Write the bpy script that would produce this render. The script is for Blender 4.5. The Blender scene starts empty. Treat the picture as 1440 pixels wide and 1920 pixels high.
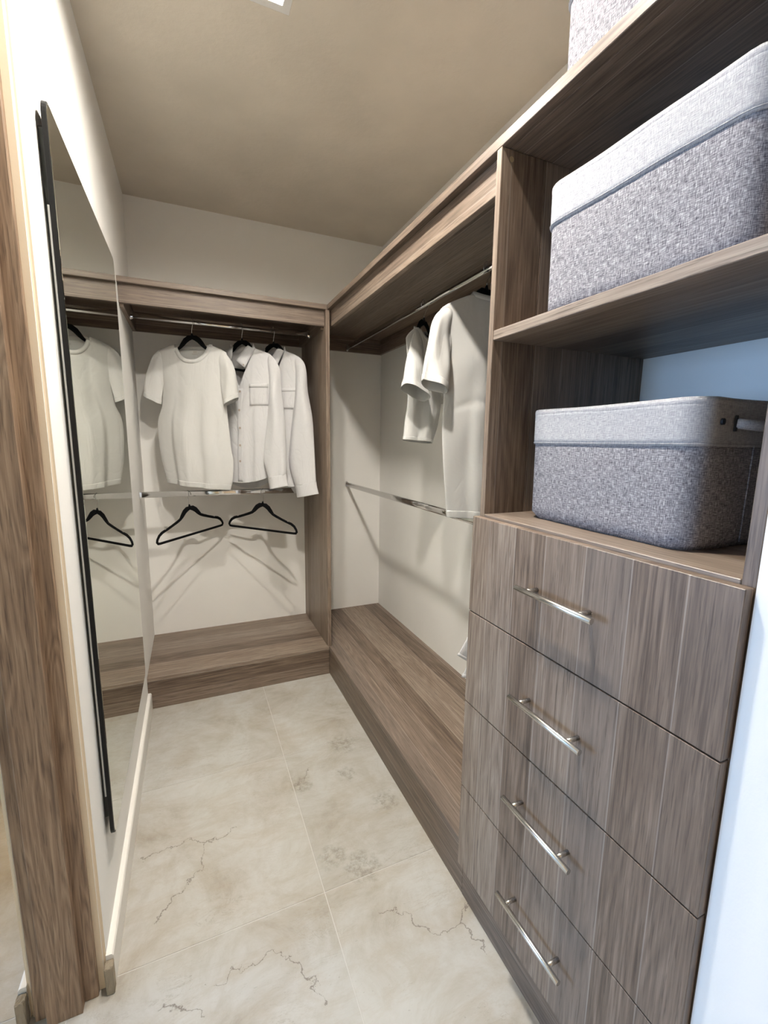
import bpy, bmesh, math, random
from mathutils import Vector, Matrix
random.seed(7)
SC = bpy.context.scene
COL = SC.collection
R = math.radians

# ------------------------------------------------------------------ camera
F_PX = 827.95
cam_d = bpy.data.cameras.new('camera')
cam_d.sensor_fit = 'VERTICAL'
cam_d.sensor_height = 36.0
cam_d.lens = F_PX * 36.0 / 1920.0
cam_d.clip_start = 0.02
cam = bpy.data.objects.new('camera', cam_d)
COL.objects.link(cam)
yaw, pitch, roll = 0.41289, -0.15825, 0.01327
fw = Vector((math.sin(yaw)*math.cos(pitch), math.cos(yaw)*math.cos(pitch), math.sin(pitch)))
rt = Vector((math.cos(yaw), -math.sin(yaw), 0))
up = rt.cross(fw)
rt2 = math.cos(roll)*rt + math.sin(roll)*up
up2 = -math.sin(roll)*rt + math.cos(roll)*up
m = Matrix((rt2, up2, -fw)).transposed().to_4x4()
m.translation = Vector((-0.673, -2.2842, 1.3213))
cam.matrix_world = m
SC.camera = cam

# ------------------------------------------------------------------ world, light, exposure
wd = bpy.data.worlds.new('world')
SC.world = wd
wd.use_nodes = True
wd.node_tree.nodes['Background'].inputs[0].default_value = (0.55, 0.72, 1.0, 1)
wd.node_tree.nodes['Background'].inputs[1].default_value = 1.2
SC.view_settings.view_transform = 'Standard'
SC.view_settings.look = 'None'
SC.view_settings.gamma = 1.0
SC.view_settings.use_curve_mapping = False
SC.view_settings.exposure = 0.30
LAMP_STRENGTH = 1080.0
LAMP2_STRENGTH = 2000.0
DAY_POWER = 205.0
ROOM_FILL_STRENGTH = 1500.0
# daylight entering through window_1 of the adjoining room
ld = bpy.data.lights.new('window_daylight', 'AREA')
ld.shape = 'RECTANGLE'; ld.size = 1.5; ld.size_y = 2.2
ld.energy = DAY_POWER; ld.color = (0.35, 0.60, 1.0)
lo = bpy.data.objects.new('window_daylight', ld)
COL.objects.link(lo)
lo.location = (-5.95, -0.55, 1.35)
lo.rotation_euler = (0, R(-90), 0)

# ------------------------------------------------------------------ dimensions
W, DR, DB = 0.921, 0.5255, 0.533
H0, HT, HC = 0.165, 2.0, 2.553
YP, YR = -1.376, -1.952
WEND = -1.215

# ------------------------------------------------------------------ node helpers
def newmat(name):
    mt = bpy.data.materials.new(name); mt.use_nodes = True
    nt = mt.node_tree
    b = nt.nodes['Principled BSDF']
    return mt, nt, b
def N(nt, typ, **kw):
    n = nt.nodes.new(typ)
    for k, v in kw.items():
        if k == 'inp':
            for kk, vv in v.items():
                if hasattr(vv, 'is_linked') or isinstance(vv, bpy.types.NodeSocket):
                    nt.links.new(vv, n.inputs[kk])
                else:
                    n.inputs[kk].default_value = vv
        else:
            setattr(n, k, v)
    return n
def MATH(nt, op, a, b=None, c=None, clamp=False):
    n = nt.nodes.new('ShaderNodeMath'); n.operation = op; n.use_clamp = clamp
    for i, v in enumerate((a, b, c)):
        if v is None: continue
        if isinstance(v, bpy.types.NodeSocket): nt.links.new(v, n.inputs[i])
        else: n.inputs[i].default_value = v
    return n.outputs[0]
def VM(nt, op, a, b=None, scale=None):
    n = nt.nodes.new('ShaderNodeVectorMath'); n.operation = op
    for i, v in enumerate((a, b)):
        if v is None: continue
        if isinstance(v, bpy.types.NodeSocket): nt.links.new(v, n.inputs[i])
        else: n.inputs[i].default_value = v
    if scale is not None:
        if isinstance(scale, bpy.types.NodeSocket): nt.links.new(scale, n.inputs['Scale'])
        else: n.inputs['Scale'].default_value = scale
    return n
def MIXC(nt, f, a, b, mode='MIX'):
    n = nt.nodes.new('ShaderNodeMix'); n.data_type = 'RGBA'; n.blend_type = mode
    for i, v in ((0, f), (6, a), (7, b)):
        if isinstance(v, bpy.types.NodeSocket): nt.links.new(v, n.inputs[i])
        elif isinstance(v, (int, float)): n.inputs[i].default_value = v
        else: n.inputs[i].default_value = (*v, 1)
    return n.outputs[2]
def RAMP(nt, f, stops):
    n = nt.nodes.new('ShaderNodeValToRGB')
    el = n.color_ramp.elements
    while len(el) < len(stops): el.new(0.5)
    for e, (p, c) in zip(el, stops):
        e.position = p; e.color = (*c, 1) if len(c) == 3 else c
    nt.links.new(f, n.inputs[0])
    return n.outputs[0]
def BUMP(nt, b, h, strength, dist):
    n = nt.nodes.new('ShaderNodeBump')
    n.inputs['Strength'].default_value = strength; n.inputs['Distance'].default_value = dist
    nt.links.new(h, n.inputs['Height']); nt.links.new(n.outputs[0], b.inputs['Normal'])

# ------------------------------------------------------------------ materials
def make_wood(name, axis, plank=0.085, shift=0.0, seam=0.32, ring=0.20, dark=1.0, bigs=9.0, tint=(1, 1, 1)):
    mt, nt, b = newmat(name)
    tc = N(nt, 'ShaderNodeTexCoord').outputs['Object']
    sp = N(nt, 'ShaderNodeSeparateXYZ', inp={0: tc})
    al = sp.outputs[axis]
    o = [sp.outputs[i] for i in range(3) if i != axis]
    ac = MATH(nt, 'ADD', MATH(nt, 'ADD', o[0], o[1]), shift)
    df = MATH(nt, 'SUBTRACT', o[0], o[1])
    def coord(sa, sl, off=0.0):
        c = N(nt, 'ShaderNodeCombineXYZ')
        nt.links.new(MATH(nt, 'MULTIPLY', ac, sa), c.inputs[0])
        nt.links.new(MATH(nt, 'MULTIPLY_ADD', al, sl, off), c.inputs[1])
        nt.links.new(MATH(nt, 'MULTIPLY', df, 0.15), c.inputs[2])
        return c.outputs[0]
    def noise(v, sc, det=4, rough=0.55):
        return N(nt, 'ShaderNodeTexNoise', inp={'Vector': v, 'Scale': sc, 'Detail': det, 'Roughness': rough}).outputs[0]
    # plank index with slightly irregular widths
    wob = MATH(nt, 'MULTIPLY_ADD', noise(coord(1, 0.0), 6.0, 0), 0.6, 0)
    pi = MATH(nt, 'ADD', MATH(nt, 'DIVIDE', ac, plank), wob)
    fl = MATH(nt, 'FLOOR', pi); fr = MATH(nt, 'FRACT', pi)
    tone = N(nt, 'ShaderNodeTexWhiteNoise', noise_dimensions='1D', inp={'W': fl}).outputs[0]
    tone2 = N(nt, 'ShaderNodeTexWhiteNoise', noise_dimensions='1D', inp={'W': MATH(nt, 'ADD', fl, 37.3)}).outputs[0]
    # per plank slide so that grain differs between planks
    c = N(nt, 'ShaderNodeCombineXYZ')
    nt.links.new(ac, c.inputs[0]); nt.links.new(MATH(nt, 'MULTIPLY_ADD', tone, 5.0, MATH(nt, 'MULTIPLY', al, 0.11)), c.inputs[1])
    nt.links.new(MATH(nt, 'MULTIPLY', df, 0.15), c.inputs[2])
    big = noise(c.outputs[0], bigs, 2, 0.5)
    rings = MATH(nt, 'FRACT', MATH(nt, 'MULTIPLY', big, 15.0))
    rings = MATH(nt, 'ABSOLUTE', MATH(nt, 'SUBTRACT', rings, 0.5))
    streak = noise(coord(1, 0.022), 170.0, 6, 0.70)
    fine = noise(coord(1, 0.03), 330.0, 3, 0.6)
    v = MATH(nt, 'MULTIPLY', MATH(nt, 'MULTIPLY_ADD', streak, 1.25, -0.125), 0.75)
    v = MATH(nt, 'MULTIPLY_ADD', rings, ring, v)
    v = MATH(nt, 'MULTIPLY_ADD', tone, 0.22, v)
    v = MATH(nt, 'MULTIPLY_ADD', big, 0.22, v)
    v = MATH(nt, 'SUBTRACT', v, 0.18)
    col = RAMP(nt, v, [(0.22, (0.085, 0.058, 0.041)), (0.42, (0.180, 0.130, 0.096)), (0.58, (0.265, 0.203, 0.155)), (0.80, (0.39, 0.315, 0.25))])
    grey = MIXC(nt, MATH(nt, 'MULTIPLY', tone2, 0.35), col, (0.24, 0.205, 0.18))
    pores = MATH(nt, 'MULTIPLY', MATH(nt, 'SUBTRACT', 0.43, fine, clamp=True), 14.0, clamp=True)
    col = MIXC(nt, MATH(nt, 'MULTIPLY', pores, 0.55), grey, (0.07, 0.05, 0.038))
    line = MATH(nt, 'LESS_THAN', fr, 0.028)
    col = MIXC(nt, MATH(nt, 'MULTIPLY', line, seam), col, (0.46, 0.41, 0.36))
    col = MIXC(nt, 1.0, col, tint, 'MULTIPLY')
    nt.links.new(col, b.inputs['Base Color'])
    b.inputs['Roughness'].default_value = 0.42
    b.inputs['Specular IOR Level'].default_value = 0.4
    BUMP(nt, b, MATH(nt, 'SUBTRACT', streak, MATH(nt, 'MULTIPLY', pores, 0.4)), 0.15, 0.0006)
    return mt
WOODX = make_wood('wood_grain_x', 0)
WOODY = make_wood('wood_grain_y', 1)
WOODZ = make_wood('wood_grain_z', 2, plank=0.095, shift=0.3)
WOODJ = make_wood('wood_jamb', 2, plank=0.5, shift=0.27, seam=0.0, ring=0.42, bigs=16.0, tint=(1.08, 0.95, 0.80))

def make_plaster(name, colr, bump=0.25, mott=0.05, scale=60):
    mt, nt, b = newmat(name)
    pos = N(nt, 'ShaderNodeNewGeometry').outputs['Position']
    n1 = N(nt, 'ShaderNodeTexNoise', inp={'Vector': pos, 'Scale': 4.0, 'Detail': 5.0}).outputs[0]
    n2 = N(nt, 'ShaderNodeTexNoise', inp={'Vector': pos, 'Scale': float(scale), 'Detail': 6.0, 'Roughness': 0.65}).outputs[0]
    dark = tuple(c*(1-2.2*mott) for c in colr)
    nt.links.new(MIXC(nt, RAMP(nt, n1, [(0.3, (0, 0, 0)), (0.7, (1, 1, 1))]), dark, colr), b.inputs['Base Color'])
    b.inputs['Roughness'].default_value = 0.85
    BUMP(nt, b, n2, bump, 0.004)
    return mt
WALL = make_plaster('wall_paint', (0.89, 0.875, 0.84), 0.10, 0.015)
TAN = make_plaster('hall_paint', (0.74, 0.62, 0.46), 0.10, 0.02)
CEIL = make_plaster('ceiling_plaster', (0.80, 0.735, 0.635), 0.35, 0.05, 35)
RAW = make_plaster('raw_mortar', (0.36, 0.30, 0.22), 0.6, 0.12, 90)

def simple(name, colr, rough=0.5, metal=0.0, spec=None, coat=0):
    mt, nt, b = newmat(name)
    n = N(nt, 'ShaderNodeTexNoise', inp={'Vector': N(nt, 'ShaderNodeTexCoord').outputs['Object'], 'Scale': 90.0, 'Detail': 3.0}).outputs[0]
    nt.links.new(MIXC(nt, n, tuple(c*0.92 for c in colr), colr), b.inputs['Base Color'])
    b.inputs['Roughness'].default_value = rough
    b.inputs['Metallic'].default_value = metal
    if spec is not None: b.inputs['Specular IOR Level'].default_value = spec
    return mt
CHROME = simple('chrome', (0.80, 0.80, 0.80), 0.08, 1.0)
STEEL = simple('brushed_steel', (0.66, 0.65, 0.62), 0.26, 1.0)
WIRE = simple('hook_wire', (0.55, 0.55, 0.56), 0.2, 1.0)
BLACKEDGE = simple('black_lacquer', (0.004, 0.004, 0.004), 0.45, 0.0, 0.25)
BACKFRAME = simple('mirror_back', (0.05, 0.055, 0.05), 0.6)
ALU = simple('aluminium_profile', (0.55, 0.56, 0.55), 0.4, 0.6)
WHITEP = simple('white_paint', (0.85, 0.84, 0.82), 0.45)
TRIMP = simple('baseboard_paint', (0.86, 0.83, 0.78), 0.4)
EYELET = simple('eyelet_black', (0.01, 0.01, 0.012), 0.5)
BUTTON = simple('shirt_button', (0.42, 0.35, 0.30), 0.3)
PRINT = simple('faint_print', (0.55, 0.52, 0.48), 0.8)

mt, nt, b = newmat('mirror_glass')
b.inputs['Metallic'].default_value = 1.0; b.inputs['Roughness'].default_value = 0.012
b.inputs['Base Color'].default_value = (0.80, 0.83, 0.76, 1)
MIRROR = mt

mt, nt, b = newmat('velvet_black')
pos = N(nt, 'ShaderNodeTexCoord').outputs['Object']
n = N(nt, 'ShaderNodeTexNoise', inp={'Vector': pos, 'Scale': 300.0}).outputs[0]
nt.links.new(MIXC(nt, n, (0.002, 0.002, 0.002), (0.007, 0.007, 0.008)), b.inputs['Base Color'])
b.inputs['Roughness'].default_value = 0.95; b.inputs['Specular IOR Level'].default_value = 0.15
VELVET = mt

def make_cloth(name, colr, wr_scale=14.0, wr=0.35, weave=900.0):
    mt, nt, b = newmat(name)
    tc = N(nt, 'ShaderNodeTexCoord').outputs['Object']
    n1 = N(nt, 'ShaderNodeTexNoise', inp={'Vector': tc, 'Scale': wr_scale, 'Detail': 4.0, 'Roughness': 0.5, 'Distortion': 0.6}).outputs[0]
    n2 = N(nt, 'ShaderNodeTexNoise', inp={'Vector': tc, 'Scale': weave, 'Detail': 1.0}).outputs[0]
    mm = N(nt, 'ShaderNodeMapping', inp={'Vector': tc, 'Scale': (1.0, 1.0, 0.35)}).outputs[0]
    n3 = N(nt, 'ShaderNodeTexNoise', inp={'Vector': mm, 'Scale': wr_scale*1.7, 'Detail': 2.0, 'Distortion': 1.0}).outputs[0]
    crease = MATH(nt, 'ABSOLUTE', MATH(nt, 'SUBTRACT', n3, 0.5))
    crease = MATH(nt, 'MULTIPLY', MATH(nt, 'MINIMUM', crease, 0.06), 6.0)
    h = MATH(nt, 'ADD', MATH(nt, 'MULTIPLY', n1, 1.0), MATH(nt, 'MULTIPLY', crease, 0.35))
    h = MATH(nt, 'ADD', h, MATH(nt, 'MULTIPLY', n2, 0.006))
    nt.links.new(MIXC(nt, n2, tuple(c*0.96 for c in colr), colr), b.inputs['Base Color'])
    b.inputs['Roughness'].default_value = 0.9
    b.inputs['Specular IOR Level'].default_value = 0.2
    BUMP(nt, b, h, wr, 0.012)
    return mt
JERSEY = make_cloth('white_jersey', (0.63, 0.625, 0.605), 6.0, 0.30)
POPLIN = make_cloth('white_poplin', (0.63, 0.625, 0.63), 9.0, 0.35)

def make_basket_fabric(name, dark, mid, light, s=620.0):
    mt, nt, b = newmat(name)
    tc = N(nt, 'ShaderNodeTexCoord').outputs['Object']
    sp = N(nt, 'ShaderNodeSeparateXYZ', inp={0: tc})
    xy = MATH(nt, 'ADD', sp.outputs[0], MATH(nt, 'MULTIPLY', sp.outputs[1], -1.0))
    def thread(su, sv):
        c = N(nt, 'ShaderNodeCombineXYZ')
        nt.links.new(MATH(nt, 'MULTIPLY', xy, su), c.inputs[0])
        nt.links.new(MATH(nt, 'MULTIPLY', sp.outputs[2], sv), c.inputs[1])
        return N(nt, 'ShaderNodeTexNoise', inp={'Vector': c.outputs[0], 'Scale': 1.0, 'Detail': 2.0, 'Roughness': 0.7}).outputs[0]
    h = thread(s*0.13, s*1.25); v = thread(s*1.25, s*0.13)
    g = thread(s*0.05, s*0.05)
    t = MATH(nt, 'ADD', MATH(nt, 'MULTIPLY', h, 0.5), MATH(nt, 'MULTIPLY', v, 0.5))
    t = MATH(nt, 'ADD', t, MATH(nt, 'MULTIPLY', MATH(nt, 'SUBTRACT', g, 0.5), 0.05))
    col = RAMP(nt, t, [(0.36, dark), (0.50, mid), (0.66, light)])
    nt.links.new(col, b.inputs['Base Color'])
    b.inputs['Roughness'].default_value = 0.95; b.inputs['Specular IOR Level'].default_value = 0.15
    BUMP(nt, b, t, 0.5, 0.0015)
    return mt
LINEN = make_basket_fabric('basket_grey_linen', (0.06, 0.055, 0.068), (0.22, 0.21, 0.225), (0.56, 0.545, 0.55))
LINENBAND = make_basket_fabric('basket_pale_linen', (0.25, 0.245, 0.26), (0.37, 0.365, 0.375), (0.53, 0.52, 0.515))

# floor tile stone with long veins, in the tile plane
VEINS = [[(-0.593,-0.862),(-0.667,-0.887),(-0.700,-0.894),(-0.741,-0.851),(-0.881,-0.869)],
         [(-0.702,-0.896),(-0.710,-0.984),(-0.807,-1.060),(-0.822,-1.100)],
         [(-0.007,-1.390),(-0.046,-1.428),(-0.120,-1.430),(-0.199,-1.333),(-0.239,-1.312)],
         [(-0.046,-1.428),(-0.022,-1.517)],
         [(-0.687,-1.309),(-0.584,-1.298),(-0.516,-1.300),(-0.484,-1.346),(-0.440,-1.459)],
         [(-0.803,-1.321),(-0.752,-1.337),(-0.707,-1.367)],
         [(-0.291,-0.687),(-0.361,-0.779)]]
BLOTS = [(-0.241,-1.168,0.065),(-0.16,-0.773,0.045),(-0.066,-0.958,0.06),(-0.341,-0.755,0.05),(-0.315,-1.097,0.05),(-0.12,-0.60,0.07)]
mt, nt, b = newmat('travertine_tile')
pos = N(nt, 'ShaderNodeNewGeometry').outputs['Position']
ori = N(nt, 'ShaderNodeObjectInfo')
cl = N(nt, 'ShaderNodeTexNoise', inp={'Vector': pos, 'Scale': 4.5, 'Detail': 9.0, 'Roughness': 0.70, 'Distortion': 0.5}).outputs[0]
rot = N(nt, 'ShaderNodeMapping', inp={'Vector': pos, 'Rotation': (0, 0, R(38)), 'Scale': (1.0, 3.0, 1.0)}).outputs[0]
st = N(nt, 'ShaderNodeTexNoise', inp={'Vector': rot, 'Scale': 5.0, 'Detail': 10.0, 'Roughness': 0.74, 'Distortion': 0.5}).outputs[0]
base = RAMP(nt, cl, [(0.30, (0.33, 0.295, 0.245)), (0.43, (0.43, 0.405, 0.36)), (0.56, (0.49, 0.48, 0.45)), (0.72, (0.54, 0.535, 0.515))])
base = MIXC(nt, RAMP(nt, st, [(0.48, (0, 0, 0)), (0.66, (0.5, 0.5, 0.5))]), base, (0.39, 0.335, 0.26))
wn = N(nt, 'ShaderNodeTexNoise', inp={'Vector': pos, 'Scale': 26.0, 'Detail': 4.0, 'Roughness': 0.6}).outputs['Color']
wv = VM(nt, 'SCALE', VM(nt, 'SUBTRACT', wn, (0.5, 0.5, 0.5)).outputs[0], scale=0.085).outputs[0]
wp = VM(nt, 'MULTIPLY', VM(nt, 'ADD', pos, wv).outputs[0], (1, 1, 0)).outputs[0]
dmin = None
for pl in VEINS:
    for (ax, ay), (bx, by) in zip(pl[:-1], pl[1:]):
        ba = (bx-ax, by-ay, 0.0); L2 = ba[0]**2+ba[1]**2
        pa = VM(nt, 'SUBTRACT', wp, (ax, ay, 0)).outputs[0]
        h = MATH(nt, 'MULTIPLY', VM(nt, 'DOT_PRODUCT', pa, ba).outputs['Value'], 1.0/L2, clamp=True)
        hv = VM(nt, 'SCALE', ba, scale=h).outputs[0]
        d = VM(nt, 'LENGTH', VM(nt, 'SUBTRACT', pa, hv).outputs[0]).outputs['Value']
        dmin = d if dmin is None else MATH(nt, 'MINIMUM', dmin, d)
br = N(nt, 'ShaderNodeTexNoise', inp={'Vector': pos, 'Scale': 17.0, 'Detail': 3.0}).outputs[0]
wdt = MATH(nt, 'MULTIPLY', MATH(nt, 'SUBTRACT', br, 0.28, clamp=True), 0.011)
vein = MATH(nt, 'SUBTRACT', 1.0, MATH(nt, 'DIVIDE', dmin, MATH(nt, 'ADD', wdt, 0.0004)), clamp=True)
halo = MATH(nt, 'SUBTRACT', 1.0, MATH(nt, 'DIVIDE', dmin, 0.03), clamp=True)
base = MIXC(nt, MATH(nt, 'MULTIPLY', halo, 0.16), base, (0.40, 0.34, 0.26))
base = MIXC(nt, MATH(nt, 'MULTIPLY', vein, 0.8), base, (0.13, 0.105, 0.085))
# thin natural cracks everywhere, broken up
ck = N(nt, 'ShaderNodeTexNoise', inp={'Vector': rot, 'Scale': 5.5, 'Detail': 9.0, 'Roughness': 0.7, 'Distortion': 1.2}).outputs[0]
ckd = MATH(nt, 'ABSOLUTE', MATH(nt, 'SUBTRACT', ck, 0.5))
ckl = MATH(nt, 'SUBTRACT', 1.0, MATH(nt, 'MULTIPLY', ckd, 130.0), clamp=True)
gate = N(nt, 'ShaderNodeTexNoise', inp={'Vector': pos, 'Scale': 5.0, 'Detail': 2.0}).outputs[0]
gate = RAMP(nt, gate, [(0.50, (0, 0, 0)), (0.66, (1, 1, 1))])
base = MIXC(nt, MATH(nt, 'MULTIPLY', MATH(nt, 'MULTIPLY', ckl, gate), 0.55), base, (0.24, 0.19, 0.14))
# speckled grey patches
bl = None
for (x, y, r_) in BLOTS:
    d = VM(nt, 'LENGTH', VM(nt, 'SUBTRACT', wp, (x, y, 0)).outputs[0]).outputs['Value']
    v = MATH(nt, 'SUBTRACT', 1.0, MATH(nt, 'DIVIDE', d, r_), clamp=True)
    bl = v if bl is None else MATH(nt, 'MAXIMUM', bl, v)
spk = N(nt, 'ShaderNodeTexNoise', inp={'Vector': pos, 'Scale': 55.0, 'Detail': 6.0, 'Roughness': 0.75}).outputs[0]
pm = MATH(nt, 'MULTIPLY', RAMP(nt, bl, [(0.0, (0, 0, 0)), (0.45, (1, 1, 1))]), RAMP(nt, spk, [(0.42, (0, 0, 0)), (0.6, (1, 1, 1))]))
base = MIXC(nt, MATH(nt, 'MULTIPLY', pm, 0.6), base, (0.22, 0.195, 0.15))
sp2 = N(nt, 'ShaderNodeTexNoise', inp={'Vector': rot, 'Scale': 60.0, 'Detail': 5.0, 'Roughness': 0.8}).outputs[0]
sg = N(nt, 'ShaderNodeTexNoise', inp={'Vector': pos, 'Scale': 9.0, 'Detail': 3.0}).outputs[0]
spm = MATH(nt, 'MULTIPLY', RAMP(nt, sp2, [(0.60, (0, 0, 0)), (0.68, (1, 1, 1))]), RAMP(nt, sg, [(0.46, (0, 0, 0)), (0.62, (1, 1, 1))]))
base = MIXC(nt, MATH(nt, 'MULTIPLY', spm, 0.6), base, (0.20, 0.17, 0.13))
tonev = MATH(nt, 'MULTIPLY_ADD', ori.outputs['Random'], 0.07, 0.955)
hsv = N(nt, 'ShaderNodeHueSaturation', inp={'Color': base, 'Value': tonev})
nt.links.new(hsv.outputs[0], b.inputs['Base Color'])
b.inputs['Roughness'].default_value = 0.38
b.inputs['Specular IOR Level'].default_value = 0.4
BUMP(nt, b, MATH(nt, 'SUBTRACT', cl, MATH(nt, 'MULTIPLY', vein, 0.3)), 0.12, 0.004)
TILE = mt
GROUT = make_plaster('grout', (0.60, 0.585, 0.555), 0.3, 0.03, 120)

mt, nt, b = newmat('lamp_diffuser')
b.inputs['Base Color'].default_value = (0.9, 0.9, 0.88, 1)
b.inputs['Emission Color'].default_value = (1.0, 0.94, 0.85, 1)
b.inputs['Emission Strength'].default_value = LAMP_STRENGTH
DIFFUSER = mt
DIFFUSER3 = mt.copy(); DIFFUSER3.name = 'lamp_diffuser_door'
DIFFUSER3.node_tree.nodes['Principled BSDF'].inputs['Emission Strength'].default_value = LAMP2_STRENGTH
DIFFUSER_FILL = mt.copy(); DIFFUSER_FILL.name = 'fill_diffuser_room'
DIFFUSER_FILL.node_tree.nodes['Principled BSDF'].inputs['Emission Color'].default_value = (1.0, 0.80, 0.52, 1)
DIFFUSER_FILL.node_tree.nodes['Principled BSDF'].inputs['Emission Strength'].default_value = ROOM_FILL_STRENGTH
mt, nt, b = newmat('window_pane')
b.inputs['Transmission Weight'].default_value = 1.0; b.inputs['Roughness'].default_value = 0.0
b.inputs['IOR'].default_value = 1.0
PANE = mt

# ------------------------------------------------------------------ object helpers
def empty(name, loc=(0, 0, 0), label=None, cat=None, group=None, rz=0.0):
    o = bpy.data.objects.new(name, None); COL.objects.link(o)
    o.empty_display_size = 0.05
    o.location = loc; o.rotation_euler = (0, 0, rz)
    tag(o, label, cat, group)
    return o
def tag(o, label=None, cat=None, group=None, kind=None):
    if label: o['label'] = label
    if cat: o['category'] = cat
    if group: o['group'] = group
    if kind: o['kind'] = kind
    return o
def link(name, me, mat, parent=None):
    o = bpy.data.objects.new(name, me); COL.objects.link(o)
    if mat: me.materials.append(mat)
    if parent: o.parent = parent
    return o
def from_bm(name, bm, mat, parent=None, smooth=False):
    me = bpy.data.meshes.new(name)
    bmesh.ops.recalc_face_normals(bm, faces=bm.faces)
    bm.to_mesh(me); bm.free()
    if smooth:
        for p in me.polygons: p.use_smooth = True
    return link(name, me, mat, parent)
def add_box(bm, lo, hi, bev=0.0):
    x0, y0, z0 = lo; x1, y1, z1 = hi
    vs = [bm.verts.new(c) for c in ((x0,y0,z0),(x1,y0,z0),(x1,y1,z0),(x0,y1,z0),(x0,y0,z1),(x1,y0,z1),(x1,y1,z1),(x0,y1,z1))]
    fs = [bm.faces.new([vs[i] for i in f]) for f in ((3,2,1,0),(4,5,6,7),(0,1,5,4),(1,2,6,5),(2,3,7,6),(3,0,4,7))]
    if bev:
        es = set(e for f in fs for e in f.edges)
        bmesh.ops.bevel(bm, geom=list(es), offset=bev, segments=1, affect='EDGES')
def box(name, lo, hi, mat, parent=None, bev=0.0, off=(0, 0, 0)):
    lo = [min(a, b_)-o for a, b_, o in zip(lo, hi, off)] if False else [a-o for a, o in zip(lo, off)]
    hi = [a-o for a, o in zip(hi, off)]
    bm = bmesh.new(); add_box(bm, lo, hi, bev)
    return from_bm(name, bm, mat, parent)
def struct(o): o['kind'] = 'structure'; return o
def rings_mesh(bm, rings, closed=True, cap0=False, cap1=False):
    vr = [[bm.verts.new(p) for p in r_] for r_ in rings]
    n = len(vr[0])
    for a, b_ in zip(vr[:-1], vr[1:]):
        for i in range(n if closed else n-1):
            j = (i+1) % n
            bm.faces.new((a[i], a[j], b_[j], b_[i]))
    if cap0: bm.faces.new(vr[0][::-1])
    if cap1: bm.faces.new(vr[-1])
    return vr
def tube(bm, pts, rad, seg=10, cap=True, flat=None):
    """round tube through pts; rad number or list"""
    pts = [Vector(p) for p in pts]; n = len(pts)
    rad = [rad]*n if isinstance(rad, (int, float)) else rad
    prev = None; rings = []
    for i, p in enumerate(pts):
        t = (pts[min(i+1, n-1)] - pts[max(i-1, 0)]).normalized()
        ref = Vector((0, 0, 1)) if abs(t.z) < 0.9 else Vector((0, 1, 0))
        if prev is None: a = t.cross(ref).normalized()
        else: a = (prev - t*prev.dot(t)).normalized()
        prev = a; b_ = t.cross(a)
        rings.append([p + (a*math.cos(k*2*math.pi/seg) + b_*math.sin(k*2*math.pi/seg))*rad[i] for k in range(seg)])
    rings_mesh(bm, rings, True, cap, cap)
def interp(pl, t):
    """polyline interpolation by index-free arc length, t 0..1, smoothed"""
    d = [0.0]
    for a, b_ in zip(pl[:-1], pl[1:]): d.append(d[-1] + math.dist(a, b_))
    x = t*d[-1]
    for i in range(len(pl)-1):
        if x <= d[i+1] or i == len(pl)-2:
            k = (x-d[i])/max(1e-9, d[i+1]-d[i])
            p0 = pl[max(i-1, 0)]; p1 = pl[i]; p2 = pl[i+1]; p3 = pl[min(i+2, len(pl)-1)]
            return tuple(0.5*((2*b1)+(-a+c)*k+(2*a-5*b1+4*c-e)*k*k+(-a+3*b1-3*c+e)*k**3) for a, b1, c, e in zip(p0, p1, p2, p3))
    return pl[-1]

# ------------------------------------------------------------------ room shell
XL, YF, YB2 = -6.05, -3.15, 2.2     # adjoining room extent
fl = struct(box('floor', (XL-0.1, YF-0.1, -0.06), (0.75, YB2+0.1, -0.0012), GROUT))
TS = 0.6265
tme = bpy.data.meshes.new('tile')
bm = bmesh.new(); add_box(bm, (0.0013, 0.0013, -0.0012), (TS-0.0013, TS-0.0013, 0.0), 0.0004); bm.to_mesh(tme); bm.free()
tme.materials.append(TILE)
tx0, ty0 = -0.373, 0.054
for i in range(-5, 1):
    for j in range(-5, 3):
        x = tx0 + i*TS; y = ty0 + (j-1)*TS
        if x < XL-0.1 or y > 1.1 or (x > -0.5 and y > 0.01): continue
        t_ = bpy.data.objects.new('tile', tme); COL.objects.link(t_); t_.parent = fl; t_.location = (x, y, 0)

# ceiling with the recess for the lamp
LX0, LX1, LY0, LY1 = -0.46, -0.34, -0.90, -0.78
bm = bmesh.new()
def slab(x0, x1, y0, y1): add_box(bm, (x0, y0, HC), (x1, y1, HC+0.16))
RX0, RX1, RY0, RY1 = -1.81, -1.69, -0.41, -0.29
slab(XL-0.1, RX0, YF-0.1, YB2+0.1); slab(RX1, -0.52, YF-0.1, YB2+0.1); slab(-0.52, LX0, YF-0.1, -1.50); slab(-0.52, LX0, -1.38, YB2+0.1); slab(RX0, RX1, YF-0.1, RY0); slab(RX0, RX1, RY1, YB2+0.1); slab(LX1, 0.75, YF-0.1, YB2+0.1)
slab(LX0, LX1, YF-0.1, -1.50); slab(LX0, LX1, -1.38, LY0); slab(-0.40, LX1, -1.50, -1.38); slab(LX0, LX1, LY1, YB2+0.1)
struct(from_bm('ceiling', bm, CEIL))

struct(box('wall_back', (-W-0.155, DB, 0), (DR+0.15, DB+0.15, HC), WALL))
struct(box('wall_right', (DR, YR-0.02, 0), (DR+0.15, DB, HC), WALL))
struct(box('wall_right_front', (-0.004, YF, 0), (DR+0.15, YR-0.02, HC), WALL))
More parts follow.
